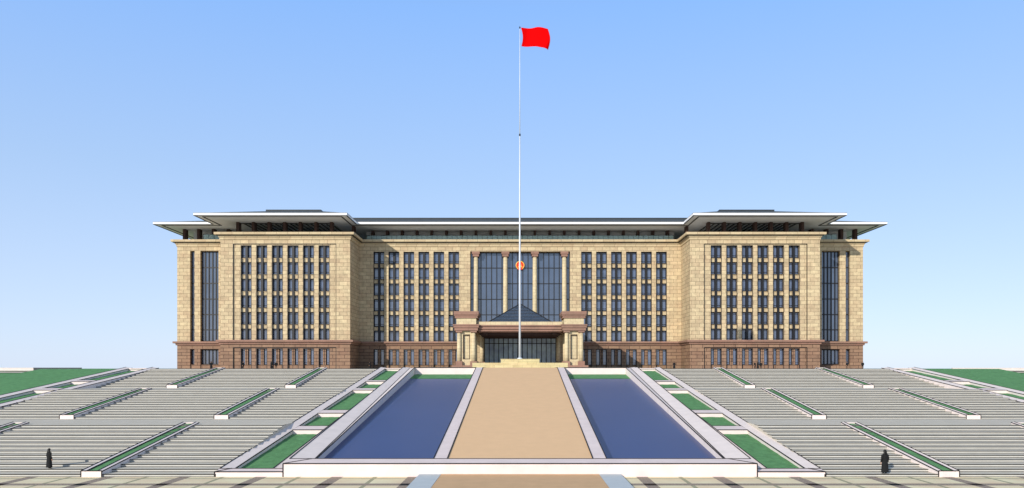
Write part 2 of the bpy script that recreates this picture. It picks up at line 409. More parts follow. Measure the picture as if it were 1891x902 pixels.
def facade(mb, mbb, mbs, x0,x1, y, bays, bw, px0=None, px1=None, rec=.35):
    """upper wall, base wall and spandrels of one facade between x0 and x1"""
    D=1.35
    if px0 is None: px0,px1,rec=bays[0]-.0,bays[-1]+bw,.0
    zt=44.1 if rec else 43.75
    # upper
    if px0>x0: mb.box(x0,px0,y,y+D,ZBELT-.6,45.6)
    if x1>px1: mb.box(px1,x1,y,y+D,ZBELT-.6,45.6)
    mb.box(px0,px1,y,y+D,zt,45.6)
    yp=y+rec
    edges=[px0]+[v for b in bays for v in (b,b+bw)]+[px1]
    for i in range(0,len(edges),2):
        if edges[i+1]-edges[i]>.02: mb.box(edges[i],edges[i+1],yp,y+D,ZBELT-.6,zt)
    if rec:
        for b in bays: mb.box(b,b+bw,yp,y+D,43.72,zt)
    # spandrels
    for b in bays:
        for i in range(6):
            top=ROW_TOP[i]-WH; bot=ROW_TOP[i+1] if i<5 else ZBELT-.5
            if top-bot>.1:
                sp=MB(); sp.box(b,b+bw,yp+.62,y+D-.02,bot,top)
                sp.box(b,b+bw,yp+.48,yp+.62,top-.3,top-.14); sp.box(b,b+bw,yp+.5,yp+.62,top-.13,top-.0,1); sp.box(b,b+bw,yp+.5,yp+.62,bot,bot+.16,1); part('spandrel_panel',sp,[CREAMB,BLACK])
    # base
    zb1=ZBELT-.7; zw=13.7
    if px0>x0: mbb.box(x0,px0,y,y+D,T-.3,zb1)
    if x1>px1: mbb.box(px1,x1,y,y+D,T-.3,zb1)
    mbb.box(px0,px1,y,y+D,zw+(.3 if rec else 0),zb1)
    for i in range(0,len(edges),2):
        if edges[i+1]-edges[i]>.02: mbb.box(edges[i],edges[i+1],yp,y+D,T-.3,zw+(.3 if rec else 0))
    if rec:
        for b in bays: mbb.box(b,b+bw,yp,y+D,zw,zw+.3)
    for b in bays:
        mbb.box(b,b+bw,yp+.55,y+D-.02,T-.3,8.9)
        c=b+bw/2
        mbb.box(c-.42,c-.08,yp+.4,y+D-.03,8.9,zw); mbb.box(c+.08,c+.42,yp+.4,y+D-.03,8.9,zw)
        mbb.box(c-.09,c+.09,yp+.6,y+D-.04,8.9,zw)
upper,base=MB(),MB()
spand=None
wingR=mirror(wing_x0,BW_); mainR=mirror(main_x0,BM)
facade(upper,base,spand,-WO,-WI,YF,wing_x0,BW_,-83.4,-53.5)
facade(upper,base,spand,WI,WO,YF,wingR,BW_,53.5,83.4)
facade(upper,base,spand,-WI-.0,PIER[1],YB,main_x0,BM)
facade(upper,base,spand,-PIER[1],WI,YB,mainR,BM)
# centre: lintel over the columns
upper.box(PIER[1],-PIER[1],YB,YB+1.3,43.85,45.6)
# end blocks
EW=(92.7,98.3); ES=(100.1,101.45)
for s in (-1,1):
    for (a,b) in ((WO,EW[0]),(EW[1],ES[0]),(ES[1],EO)):
        upper.box(s*a,s*b,YB,YB+1.5,ZBELT-.6,44.0); base.box(s*a,s*b,YB,YB+1.5,T-.3,13.75)
    upper.box(s*WO,s*EO,YB,YB+1.5,44.0,45.6); base.box(s*WO,s*EO,YB,YB+1.5,13.75,ZBELT-.7)
    base.box(s*EW[0],s*EW[1],YB+.3,YB+1.48,T-.3,9.0); base.box(s*ES[0],s*ES[1],YB+.3,YB+1.48,T-.3,9.0)
    # returns of the wings and flanks
    upper.box(s*WI,s*(WI+1.3),YF+1.3,YB,ZBELT-.6,45.6); base.box(s*WI,s*(WI+1.3),YF+1.3,YB,T-.3,ZBELT-.7)
    upper.box(s*WO,s*(WO-1.3),YF+1.3,YB,ZBELT-.6,45.6); base.box(s*WO,s*(WO-1.3),YF+1.3,YB,T-.3,ZBELT-.7)
    upper.box(s*EO,s*(EO-1.3),YB+1.5,290,ZBELT-.6,45.6); base.box(s*EO,s*(EO-1.3),YB+1.5,290,T-.3,ZBELT-.7)
upper.box(-EO+1.3,EO-1.3,288.7,290,ZBELT-.6,45.6); base.box(-EO+1.3,EO-1.3,288.7,290,T-.3,ZBELT-.7)
for s in (-1,1):
    mb=MB()
    for x in (53.5,83.4):
        for z0,z1 in ((ZBELT,44.1),(T,14.0)): mb.box(s*x-.07,s*x+.07,YF-.02,YF+.3,z0,z1)
    for z in (44.1,14.0): mb.box(s*53.6,s*83.3,YF-.02,YF+.3,z-.06,z+.06)
    part('panel_outline',mb,BLACK)
part('upper_wall',upper,CREAM); part('base_wall',base,BROWN)
# roof deck at cornice level
dk=MB(); dk.box(-EO+.1,EO-.1,YB+.2,289.9,46.6,46.9); dk.box(-WO+.1,-WI-.1,YF+.2,YB+.2,46.6,46.9); dk.box(WI+.1,WO-.1,YF+.2,YB+.2,46.6,46.9)
part('roof_terrace',dk,DECK)
# cornice + belt
c=MB()
sweep(FOOT,[(-.6,46.6),(1.35,46.6),(1.4,46.72),(1.4,47.3),(-.6,47.3)],c)
sweep(FOOT,[(-.6,45.95),(.42,45.95),(.62,46.6),(-.6,46.6)],c)
sweep(FOOT,[(-.6,45.3),(.2,45.3),(.24,45.95),(-.6,45.95)],c)
part('cornice',c,CREAMB)
c=MB(); sweep(FOOT,[(-.6,46.42),(.95,46.42),(.95,46.6),(-.6,46.6)],c); part('cornice_painted_shadow',c,SOFDK)  # dark band painting the shadow line below the cornice slab
c=MB()
for path in (FOOT[:6]+[(-11.0,YB)],[(11.0,YB)]+FOOT[6:]):
    sweep(path,[(-.5,15.55),(.95,15.55),(1.0,15.65),(1.0,16.15),(-.3,16.15)],c)
    sweep(path,[(-.5,14.95),(.3,14.95),(.42,15.55),(-.5,15.55)],c)
part('belt_course',c,BRTRIM)

# --- windows (one shared mesh per kind, each its own part with a pane child)
def win_geo(mf, mp, w, h, ox=0, oy=0, oz=0, mi=(0,0)):
    f=mi[0]; g_=mi[1]
    fr=.19; c=w/2
    mf.box(ox,ox+fr,oy,oy+.2,oz,oz+h,f); mf.box(ox+w-fr,ox+w,oy,oy+.2,oz,oz+h,f)
    mf.box(ox+fr,ox+w-fr,oy,oy+.2,oz,oz+fr,f); mf.box(ox+fr,ox+w-fr,oy,oy+.2,oz+h-fr,oz+h,f)
    for zz in (.52,h-.55): 
        mf.box(ox+fr,ox+c-.3,oy+.01,oy+.19,oz+zz,oz+zz+.16,f); mf.box(ox+c+.3,ox+w-fr,oy+.01,oy+.19,oz+zz,oz+zz+.16,f)
    mf.box(ox+c-.38,ox+c-.26,oy,oy+.2,oz+fr,oz+h-fr,f); mf.box(ox+c+.26,ox+c+.38,oy,oy+.2,oz+fr,oz+h-fr,f)
    mp.face([(ox+.05,oy+.1,oz+.05),(ox+w-.05,oy+.1,oz+.05),(ox+w-.05,oy+.1,oz+h-.05),(ox+.05,oy+.1,oz+h-.05)],g_)
def base_geo(mf, mp, w, h, ox=0, oy=0, oz=0, mi=(0,0)):
    f,g_=mi; c=w/2; fr=.17
    for a,b in ((0,c-.43),(c+.43,w)):
        mf.box(ox+a,ox+a+fr,oy,oy+.2,oz,oz+h,f); mf.box(ox+b-fr,ox+b,oy,oy+.2,oz,oz+h,f)
        mf.box(ox+a+fr,ox+b-fr,oy,oy+.2,oz,oz+fr,f); mf.box(ox+a+fr,ox+b-fr,oy,oy+.2,oz+h-fr,oz+h,f)
        for zz in (.6,h-.6): mf.box(ox+a+fr,ox+b-fr,oy+.01,oy+.19,oz+zz,oz+zz+.1,f)
        mp.face([(ox+a+.05,oy+.1,oz+.05),(ox+b-.05,oy+.1,oz+.05),(ox+b-.05,oy+.1,oz+h-.05),(ox+a+.05,oy+.1,oz+h-.05)],g_)
protos={}
def window(kind,geo,w,h,x,y,z):
    if kind not in protos:
        a,b=MB(),MB(); geo(a,b,w,h); o=a.build('window',BLACK,build); b.build('pane',GLASS,o); protos[kind]=o
    else: o=copy_tree(protos[kind],build)
    o.location=(x-BO[0],y-BO[1],z-BO[2])
rest=MB(); count=0
for bays,bw,yy,kind in ((wing_x0,BW_,YF+.35,'wing'),(wingR,BW_,YF+.35,'wing'),(main_x0,BM,YB,'main'),(mainR,BM,YB,'main')):
    for i,b in enumerate(bays):
        own = kind=='wing' or i==(3 if bays is main_x0 else 2) 
        for r in range(6):
            z=ROW_TOP[r]-WH
            if own: window(kind,win_geo,bw,WH,b,yy+.82,z); count+=1
            else: win_geo(rest,rest,bw,WH,b,yy+.82,z,(0,1))
        if kind=='wing': window('wingbase',base_geo,bw,4.8,b,yy+.75,8.9); count+=1
        else: base_geo(rest,rest,bw,4.8,b,yy+.78,8.9,(0,1))
        mb=MB(); mb.box(b+bw/2-.33,b+bw/2+.33,yy+.3,yy+.9,ZBELT,43.72); part('mullion',mb,BLACK)
        mb=MB()
        for z0,z1 in ((ZBELT,43.72),(T,13.7)):
            mb.box(b+.002,b+.14,yy-.03,yy+.12,z0,z1-.14); mb.box(b+bw-.14,b+bw-.002,yy-.03,yy+.12,z0,z1-.14); mb.box(b+.002,b+bw-.002,yy-.03,yy+.12,z1-.14,z1-.002)
        part('bay_trim',mb,BLACK)
o=part('window',rest,[BLACK,GLASS]); o['kind']='stuff'
# dark backing behind the windows
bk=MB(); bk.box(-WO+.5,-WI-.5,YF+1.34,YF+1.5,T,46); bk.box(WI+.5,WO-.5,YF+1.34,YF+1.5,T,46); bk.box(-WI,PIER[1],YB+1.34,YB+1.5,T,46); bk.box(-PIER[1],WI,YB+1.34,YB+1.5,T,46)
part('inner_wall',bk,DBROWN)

# --- curtain walls
def curtain(x0,x1,y,z0,z1,nv,zs,gm,bar=.22,zbot=True):
    a,b=MB(),MB()
    xs=[x0+(x1-x0)*i/nv for i in range(nv+1)]
    for x in xs: a.box(max(x0,x-bar/2),min(x1,x+bar/2),y-.22,y,z0,z1)
    zz=[z0+bar/2]+list(zs)+[z1-bar/2]
    for z in zz:
        for i in range(nv): a.box(xs[i]+bar/2,xs[i+1]-bar/2,y-.16,y-.002,z-bar/2,z+bar/2)
    b.face([(x0,y+.02,z0),(x1,y+.02,z0),(x1,y+.02,z1),(x0,y+.02,z1)])
    o=part('curtain_wall',a,BLACK); q=part('pane',b,gm,o)
    return o
fl=[43.6-4.85*i for i in range(1,7)]
curtain(PIER[1],-PIER[1],YB+2.2,17.,43.85,19,[39.0,34.15,29.3,24.5,19.8],GLASSC)
for s in (-1,1):
    a,b=sorted((s*EW[0],s*EW[1])); curtain(a,b,YB+1.2,ZBELT,44.0,5,[39.0,34.15,29.3,24.5,19.8],GLASSC,.3); curtain(a,b,YB+1.2,9.0,13.75,5,[],GLASSC,.3)
    a,b=sorted((s*ES[0],s*ES[1])); curtain(a,b,YB+1.2,ZBELT,44.0,1,[39.0,34.15,29.3,24.5,19.8],GLASSC,.25); curtain(a,b,YB+1.2,9.0,13.75,1,[],GLASSC,.25)
# reveals of the central opening
rv=MB(); rv.box(PIER[1]-.6,PIER[1],YB+1.3,YB+2.6,T,45.6); rv.box(-PIER[1],-PIER[1]+.6,YB+1.3,YB+2.6,T,45.6); rv.box(PIER[1],-PIER[1],YB+1.3,YB+2.6,43.85,45.6)
part('reveal',rv,CREAM)
# giant columns
for x in (-13.63,-4.54,4.54,13.63):
    mb=MB(); mb.lathe(x,YB+.9,[(.72,14.0),(.72,20),(.7,30),(.64,42.3)],24); o=part('column',mb,PALEST)
    mb=MB(); mb.box(x-1.2,x+1.2,YB-.28,YB+2.1,43.05,43.83); mb.box(x-.95,x+.95,YB-.05,YB+1.85,42.3,43.05); part('capital',mb,BRTRIM,o)

# --- roof
EAV=[(-110.5,285),(-110.5,233),(-92.6,233),(-92.6,219.4),(-49.1,219.4),(-49.1,233),(49.1,233),(49.1,219.4),(92.6,219.4),(92.6,233),(110.5,233),(110.5,285)]
ZE0,ZE1=51.3,51.95
r=MB()
def hip(x0,x1,y0,y1,a0,a1,b0,b1,z0,z1,h):
    e=[(x0,y0,z0),(x1,y0,z0),(x1,y1,z0),(x0,y1,z0)]; p_=[(a0,b0,z1),(a1,b0,z1),(a1,b1,z1),(a0,b1,z1)]
    for i in range(4): r.face([e[i],e[(i+1)%4],p_[(i+1)%4],p_[i]],0)
    r.box(a0,a1,b0,b1,z1-.2,z1+h,1)
hip(-110.4,110.4,233.1,284.9,-86,86,255,263,ZE1-.02,57.0,.5)
for s in (-1,1):
    a,b=sorted((s*49.2,s*92.5)); c0,c1=sorted((s*61.5,s*78.5)); hip(a,b,219.5,268,c0,c1,239,250,ZE1-.01,56.4,.5)
roof=part('roof',r,[ROOF,ROOFD])
mb=MB(); sweep(EAV,[(-.5,ZE0+.02),(0,ZE0+.02),(0,ZE1),(-.5,ZE1)],mb); part('fascia',mb,FASC,roof)
mb=MB(); sweep(EAV,[(-.3,ZE0-.1),(.03,ZE0-.1),(.03,ZE0+.015),(-.3,ZE0+.015)],mb); sweep(EAV,[(-.3,ZE1+.002),(.03,ZE1+.002),(.03,ZE1+.07),(-.3,ZE1+.07)],mb); part('drip_edge',mb,SOFDK,roof)
mb=MB(); mb.face([(x,y,ZE0) for x,y in offset(EAV,-.03)]); part('soffit',mb,SOFFIT,roof)
mb=MB(); sweep(EAV,[(-2.1,ZE0-.14),(-1.75,ZE0-.14),(-1.75,ZE0-.01),(-2.1,ZE0-.01)],mb); part('soffit_trim',mb,SOFDK,roof)
for s in (-1,1):
    mb=MB(); n=18
    for i in range(n):
        x=s*(56.6+26*i/(n-1))
        mb.box(x-.14,x+.14,231.8,247,ZE0-.2,ZE0-.012,0); mb.box(x+.2,x+.75,231.8,247,ZE0-.06,ZE0-.014,1)
    mb.box(s*56.,s*83.4,231.5,231.78,ZE0-.2,ZE0-.012,0)
    part('louvre_grille',mb,[SOFDK,SLAT],roof)
# fins and railings on the roof terrace
def fin(x,y):
    mb=MB(); mb.box(x-.4,x+.4,y,y+2.2,46.9,ZE0-.02); part('roof_fin',mb,DBROWN)
for n in range(-10,11): fin(4.65*n,243.6)
for s in (-1,1):
    for i in range(7): fin(s*(56+4.63*i),229.5)
    for x in (91.,95.6,100.2,104.6): fin(s*x,241)
    fin(s*50.9,236)
def rail(x0,x1,y):
    mb=MB(); mb.box(x0,x1,y,y+.03,46.92,49.45); o=part('glass_railing',mb,RAIL)
    mb=MB(); n=max(1,int(abs(x1-x0)/1.55))
    for i in range(n+1):
        x=x0+(x1-x0)*i/n; mb.box(x-.04,x+.04,y-.06,y-.005,46.92,49.5)
    mb.box(x0,x1,y-.08,y-.062,49.4,49.5); part('railing_frame',mb,BLACK,o)
mb=MB(); mb.box(-49,49,246.6,247,46.9,ZE0-.02); part('added_back_wall',mb,BACKW)  # pale wall added behind the fins to brighten the gallery
for s in (-1,1):
    mb=MB(); mb.box(s*87.5,s*103.5,245.5,245.9,46.9,ZE0-.02); part('added_back_wall',mb,BACKW)  # same added brightening wall over the end blocks
rail(-48.,48.,242.2); rail(-98.3,-88.2,240.3); rail(88.2,98.3,240.3)

# --- portico
YP=208.; KP=YP/1430
def zv(v): return T+(681-v)*KP
pm=MB()
# canopy between the blocks (set back), roof slab to the facade
pm.box(-11.3,11.3,YP+1.6,YB-.05,zv(599.5),zv(593.5),0)
port=part('portico',pm,PALEST)
mb=MB()
def ring(x0,x1,y0,y1,z0,z1,o): mb.box(x0-o,x1+o,y0-o,y1+o,z0,z1)
for (v0,v1,o) in ((600,602.3,1.1),(602.8,607.8,.75),(608.3,611.5,.4)):
    mb.box(-11.25,11.25,YP+1.6-o,YB-.1,zv(v1),zv(v0))
mb.box(-11.2,11.2,YP+2.2,YB-.12,zv(613),zv(611.6)); 
part('canopy_cornice',mb,BRTRIM,port)
mb=MB()
for (y,v0,v1) in ((YP+4.5,613.2,617.5),(YP+9,613.2,618),(YP+15,613.2,618.5),(YP+22,613.2,619)): mb.box(-11.,11.,y,y+1.2,zv(v1),zv(v0))
for x in (-9.4,9.4): mb.box(x-.6,x+.6,YP+3,YB-.2,zv(616.8),zv(613.25))
part('canopy_beam',mb,DBROWN,port)
for s in (-1,1):
    a,b=sorted((s*11.7,s*17.3)); ye=YP+9.5
    mb=MB()
    for (v0,v1,o) in ((575,580.8,.55),(581.2,583.2,.45),(583.6,587.5,.25)): mb.box(a-o,b+o,YP-o+.3,ye+o,zv(v1),zv(v0))
    for (v0,v1,o) in ((599,601.5,.75),(601.8,605.2,.6),(605.4,610.5,.35)): mb.box(a-o,b+o,YP-o+.3,ye+o,zv(v1),zv(v0))
    part('block_cornice',mb,BRTRIM,port)
    mb=MB(); mb.box(a+.15,b-.15,YP+.4,ye-.1,zv(599.2),zv(587.3)); part('attic_block',mb,PALEST,port)
    # long side walls of the portico back to the facade
    mb=MB(); mb.box(s*12.2,s*16.9,ye+.4,YB-.05,zv(611),zv(595)); part('side_beam',mb,PALEST,port)
    mb=MB(); mb.box(s*11.9,s*17.2,ye+.3,YB-.04,zv(610),zv(602)); part('side_cornice',mb,BRTRIM,port)
    # pier with recessed panel
    c=s*14.5; mb=MB(); y0=YP+1.0
    zt,zb=zv(611),T+.9
    pz1,pz0=zv(617.5),zv(663.5); hw=.95
    mb.box(c-1.95,c-hw,y0,ye-.8,zb,zt); mb.box(c+hw,c+1.95,y0,ye-.8,zb,zt)
    mb.box(c-hw,c+hw,y0,ye-.8,pz1,zt); mb.box(c-hw,c+hw,y0,ye-.8,zb,pz0); mb.box(c-hw,c+hw,y0+.6,ye-.8,pz0,pz1)
    o=part('pier',mb,PALEST,port)
    mb=MB()
    mb.box(c-hw,c-hw+.16,y0-.06,y0+.58,pz0,pz1); mb.box(c+hw-.16,c+hw,y0-.06,y0+.58,pz0,pz1); mb.box(c-hw+.16,c+hw-.16,y0-.06,y0+.58,pz1-.16,pz1); mb.box(c-hw+.16,c+hw-.16,y0-.06,y0+.58,pz0,pz0+.16)
    part('panel_frame',mb,DBROWN,port)
    for x in (12.55,16.45):
        for y in (YP+.85,ye-1.0):
            mb=MB(); mb.lathe(s*x,y,[(.58,T+2.0),(.58,T+5),(.52,zv(613.8))],20); part('column',mb,PALEST,port)
            mb=MB(); mb.box(s*x-.9,s*x+.9,y-.9,y+.9,T+.9,T+2.0); part('column_base',mb,BRTRIM,port)
            mb=MB(); mb.box(s*x-.85,s*x+.85,y-.85,y+.85,zv(613.8),zv(611.2)); part('column_capital',mb,BRTRIM,port)
    # inner pier near the entrance
    mb=MB(); mb.box(s*10.95,s*13.5,YB-7.5,YB-.02,T+.2,zv(612)); part('entrance_pier',mb,CREAMB,port)
    mb=MB(); mb.lathe(s*11.3,YB-9.2,[(.58,T+2.),(.58,T+5),(.52,zv(613))],20); part('column',mb,PALEST,port)
    mb=MB(); mb.box(s*11.3-.9,s*11.3+.9,YB-10.1,YB-8.3,T+.9,T+2.0); part('column_base',mb,BRTRIM,port)
    mb=MB(); mb.box(s*10.2,s*18.3,YP-.6,YB-.01,T+.0,T+.9); part('portico_plinth',mb,BRTRIM,port)
# pyramid skylight
mb=MB(); zb=zv(593.4); yc=YP+13.2; hw=8.8; ap=(0,yc,26.3)
cs=[(-hw,yc-hw,zb),(hw,yc-hw,zb),(hw,yc+hw,zb),(-hw,yc+hw,zb)]
for i in range(4): mb.face([cs[i],cs[(i+1)%4],ap])
sky=part('skylight',mb,GLASSP,port)
mb=MB()
def bar(p,q,w):
    p,q=Vector(p),Vector(q); d=(q-p).normalized(); u=d.cross(Vector((0,0,1)))
    u=(u if u.length>1e-3 else Vector((1,0,0))).normalized(); v=d.cross(u)
    mb.loft([[tuple(c_+u*a*w+v*b*w) for a,b in ((-1,-1),(1,-1),(1,1),(-1,1))] for c_ in (p,q)])
for i in range(4): bar(cs[i],ap,.11); bar(cs[i],cs[(i+1)%4],.1)
for f in (.12,.28,.45,.62,.8):
    q=[tuple(Vector(c_)*(1-f)+Vector(ap)*f) for c_ in cs]
    for i in range(4): bar(q[i],q[(i+1)%4],.07)
part('skylight_bars',mb,BLACK,port)
# entrance glass wall
curtain(-10.9,10.9,YB-.6,T+.2,17.2,15,[15.5],GLASSD,.2)
mb=MB(); mb.box(PIER[1],-PIER[1],YB+.2,YB+1.3,17.25,19.5); mb.box(-15.3,-10.95,YB-.0,YB+1.0,T,17.2); mb.box(15.3,10.95,YB-.0,YB+1.0,T,17.2); part('entrance_wall',mb,CREAMB)

# ------------------------------------------------------------------ emblem
em=empty('emblem',(0,YB+1.6,39.75),'round red and gold emblem with stars and a gate, hung high on the central glass','emblem')
mb=MB()
def disc(mb,r0,y0,y1,seg=40,mi=0):
    mb.loft([[(r0*math.cos(2*math.pi*j/seg),y,r0*math.sin(2*math.pi*j/seg)) for j in range(seg)] for y in (y0,y1)],mi)
disc(mb,1.12,-.2,.1); mb.build('red_disc',RED,em)
mb=MB(); seg=48
rings=[]
for i in range(seg):
    a=2*math.pi*i/seg; rr=1.22+.03*math.cos(24*a)
    rings.append([((rr+.16*math.cos(t))*math.cos(a),-.14+.16*math.sin(t),(rr+.16*math.cos(t))*math.sin(a)) for t in [2*math.pi*k/8 for k in range(8)]])
rings.append(rings[0]); mb.loft(rings,0,False,True); mb.build('gold_wreath',GOLD,em)
def star(x,z,r,rot=0):
    mb=MB(); pts=[(x+(r if k%2==0 else r*.4)*math.sin(rot+k*math.pi/5),z+(r if k%2==0 else r*.4)*math.cos(rot+k*math.pi/5)) for k in range(10)]
    mb.loft([[(a,y,b) for a,b in pts] for y in (-.26,-.19)]); mb.build('gold_star',GOLD,em)
star(0,.62,.3)
for a in (-.95,-.42,.42,.95): star(.78*math.sin(a)*.85,.12+.5*math.cos(a)*.55,.12)
mb=MB()
for (x0,x1,z0,z1) in ((-.62,.62,-.62,-.36),(-.72,.72,-.36,-.28),(-.42,.42,-.26,-.12),(-.52,.52,-.12,-.04),(-.3,.3,-.02,.07),(-.4,.4,.07,.14)): mb.box(x0,x1,-.26,-.19,z0,z1)
mb.build('gold_gate',GOLD,em)
mb=MB()
mb.loft([[(x,y,z) for x,z in ((-.55,-.95),(.55,-.95),(.75,-1.4),(0,-1.25),(-.75,-1.4))] for y in (-.34,-.28)]); mb.build('red_ribbon',RED,em)

# ------------------------------------------------------------------ flagpole, flag, plinth
pl=empty('flagpole_plinth',(0,127.5,T),'two-tier yellow stone plinth at the foot of the flagpole','plinth')
mb=MB(); mb.box(-7.7,7.7,-2.6,5.5,0,.93); mb.box(-7.75,7.75,-2.65,5.55,.93,.97); mb.build('lower_tier',YSTONE,pl)
mb=MB(); mb.box(-3.15,3.15,-1.2,3.6,.97,1.52); mb.box(-3.22,3.22,-1.27,3.67,1.52,1.6); mb.build('upper_tier',YSTONE,pl)
py=128.; px=-.05
fp=empty('flagpole',(px,py,9.4),'very tall thin white flagpole standing on the yellow plinth','flagpole')
mb=MB(); mb.lathe(0,0,[(.18,.25),(.15,14),(.12,28),(.09,37)],14); mb.build('lower_shaft',POLE,fp)
mb=MB(); mb.lathe(0,0,[(.07,37.1),(.06,46),(.045,54.6)],12); mb.build('upper_shaft',POLE,fp)
mb=MB(); mb.lathe(0,0,[(.1,36.85),(.15,37.),(.15,37.1),(.08,37.25)],14); mb.build('collar',SOFDK,fp)
mb=MB(); mb.lathe(0,0,[(.45,0),(.45,.1),(.3,.18),(.22,.26)],18); mb.build('base_flange',POLE,fp)
mb=MB(); mb.lathe(0,0,[(.02,54.6),(.09,54.68),(.12,54.8),(.09,54.92),(.02,55.0)],12); mb.build('finial',SOFDK,fp)
# flag
kf=py/1430
top=[(962,51.3),(975,51),(988,51.2),(1000,53.5),(1011.6,56.3)]; bot=[(962.8,85.6),(975,86.3),(989,87.2),(1000,90.3),(1011.8,93.6)]
def poly(pts,t):
    f=t*(len(pts)-1); i=min(int(f),len(pts)-2); a=f-i
    # smooth catmull
    p=[pts[max(0,min(len(pts)-1,i+k))] for k in (-1,0,1,2)]
    out=[]
    for d in (0,1):
        p0,p1,p2,p3=[q[d] for q in p]
        out.append(.5*((2*p1)+(-p0+p2)*a+(2*p0-5*p1+4*p2-p3)*a*a+(-p0+3*p1-3*p2+p3)*a**3))
    return out
mb=MB(); NU,NV=28,16; grid=[]
for i in range(NU+1):
    t=i/NU; a,b=poly(top,t),poly(bot,t); row=[]
    for j in range(NV+1):
        w=j/NV; bul=math.sin(math.pi*w)
        u=a[0]*(1-w)+b[0]*w + bul*(3.0*(1-t)**1.0+4.2*t**2) ; v=a[1]*(1-w)+b[1]*w
        row.append(((u-960.5)*kf-px, 1.1*math.sin(t*5.6+w*.9)*t+.45*math.sin(t*9+2*w)*t, (681-v)*kf+EYE))
    grid.append(row)
zf=grid[0][NV][2]
fs=[]
for off in (0,.02):
    for i in range(NU):
        for j in range(NV):
            q=[grid[i][j],grid[i+1][j],grid[i+1][j+1],grid[i][j+1]]
            q=[(x,y+off,z-zf) for x,y,z in q]
            mb.face(q if off==0 else q[::-1],0,True)
flag=mb.build('flag',FLAGR,None,(px,py,zf))
tag(flag,'plain red flag flying at the top of the tall flagpole','flag')

# ------------------------------------------------------------------ people
def make_body():
    V=[];E=[];Rr=[]
    def v(p,r,par=None):
        V.append(p); Rr.append(r if isinstance(r,tuple) else (r,r))
        if par is not None: E.append((par,len(V)-1))
        return len(V)-1
    # faces -Y ; height 1.75
    pel=v((0,0,.95),(.15,.11)); wa=v((0,.0,1.1),(.135,.1),pel); ch=v((0,.0,1.3),(.16,.11),wa); nb=v((0,.01,1.46),(.07,.065),ch)
    nk=v((0,-.005,1.53),(.052,.052),nb); jaw=v((0,-.02,1.6),(.062,.07),nk); hd=v((0,-.01,1.67),(.075,.092),jaw); tp=v((0,0,1.73),(.05,.06),hd)
    for s in (-1,1):
        hp=v((s*.09,0,.9),(.09,.095),pel); kn=v((s*.1,-.015,.5),(.058,.062),hp); cf=v((s*.1,.015,.34),(.054,.06),kn); an=v((s*.1,.01,.09),(.038,.042),cf)
        ft=v((s*.115,-.1,.04),(.04,.03),an); v((s*.12,-.17,.03),(.03,.02),ft)
        sh=v((s*.175,.0,1.41),(.06,.06),ch); el=v((s*.225,.02,1.12),(.043,.043),sh); wr=v((s*.235,-.05,.87),(.029,.026),el)
        pm_=v((s*.235,-.07,.8),(.02,.038),wr)
        for k,(dy,l) in enumerate(((-.032,.07),(-.011,.08),(.011,.075),(.032,.058))):
            f1=v((s*.235,-.075+dy,.755),.0095,pm_); f2=v((s*.228,-.08+dy,.755-l*.55),.0085,f1); v((s*.218,-.085+dy,.755-l),.007,f2)
        t1=v((s*.225,-.115,.8),.0105,wr); v((s*.215,-.125,.76),.009,t1)
    me=bpy.data.meshes.new('person_skel'); me.from_pydata(V,E,[]); ob=bpy.data.objects.new('tmp',me); col.objects.link(ob)
    md=ob.modifiers.new('skin','SKIN'); sd=ob.modifiers.new('sub','SUBSURF'); sd.levels=2; sd.render_levels=2
    sk=me.skin_vertices[0].data
    for i,r in enumerate(Rr): sk[i].radius=r
    sk[0].use_root=True
    dg=bpy.context.evaluated_depsgraph_get(); dg.update()
    m=bpy.data.meshes.new_from_object(ob.evaluated_get(dg)); bpy.data.objects.remove(ob)
    m.name='person'
    m.materials.clear()
    for x in (SKIN,TROUS,COAT): m.materials.append(x)
    for p in m.polygons:
        z=p.center.z; p.use_smooth=True
        p.material_index = 1 if (z<1.0 and abs(p.center.x)<.19) else (2 if 1.0<=z<1.47 or (z>.9 and z<1.47) else 0)
    # nose / brow / lips shaped into the head
    for w in m.vertices:
        x,y,z=w.co
        if z>1.56 and y<-.04:
            w.co.y -= .028*math.exp(-((x/.014)**2+((z-1.635)/.022)**2)) 
            w.co.y -= .006*math.exp(-((x/.03)**2+((z-1.6)/.008)**2))
            for e in (-.032,.032): w.co.y += .012*math.exp(-(((x-e)/.016)**2+((z-1.66)/.012)**2))
    return m
BODY=make_body()
def coat_mesh(length=.42, flare=.2, robe=False):
    mb=MB(); n=20
    prof=[(length,flare,flare*.85,0),(.7,.2,.165,0),(.95,.178,.142,0),(1.1,.16,.125,0),(1.28,.195,.135,0),(1.4,.195,.12,0),(1.47,.1,.085,.005),(1.5,.075,.075,.005)]
    rings=[[(a*math.cos(2*math.pi*j/n),oy+b*math.sin(2*math.pi*j/n),z) for j in range(n)] for z,a,b,oy in prof]
    mb.loft(rings,0,False,True)
    for s in (-1,1):
        pts=[((s*.16,0,1.42),.07),((s*.205,.012,1.28),.066),((s*.232,.02,1.1),.056),((s*.24,-.02,.97),.05),((s*.242,-.05,.86),.046)]
        rings=[[(p[0]+r_*math.cos(2*math.pi*j/12),p[1]+r_*math.sin(2*math.pi*j/12),p[2]) for j in range(12)] for p,r_ in pts]
        mb.loft(rings,0,False,True)
    return mb
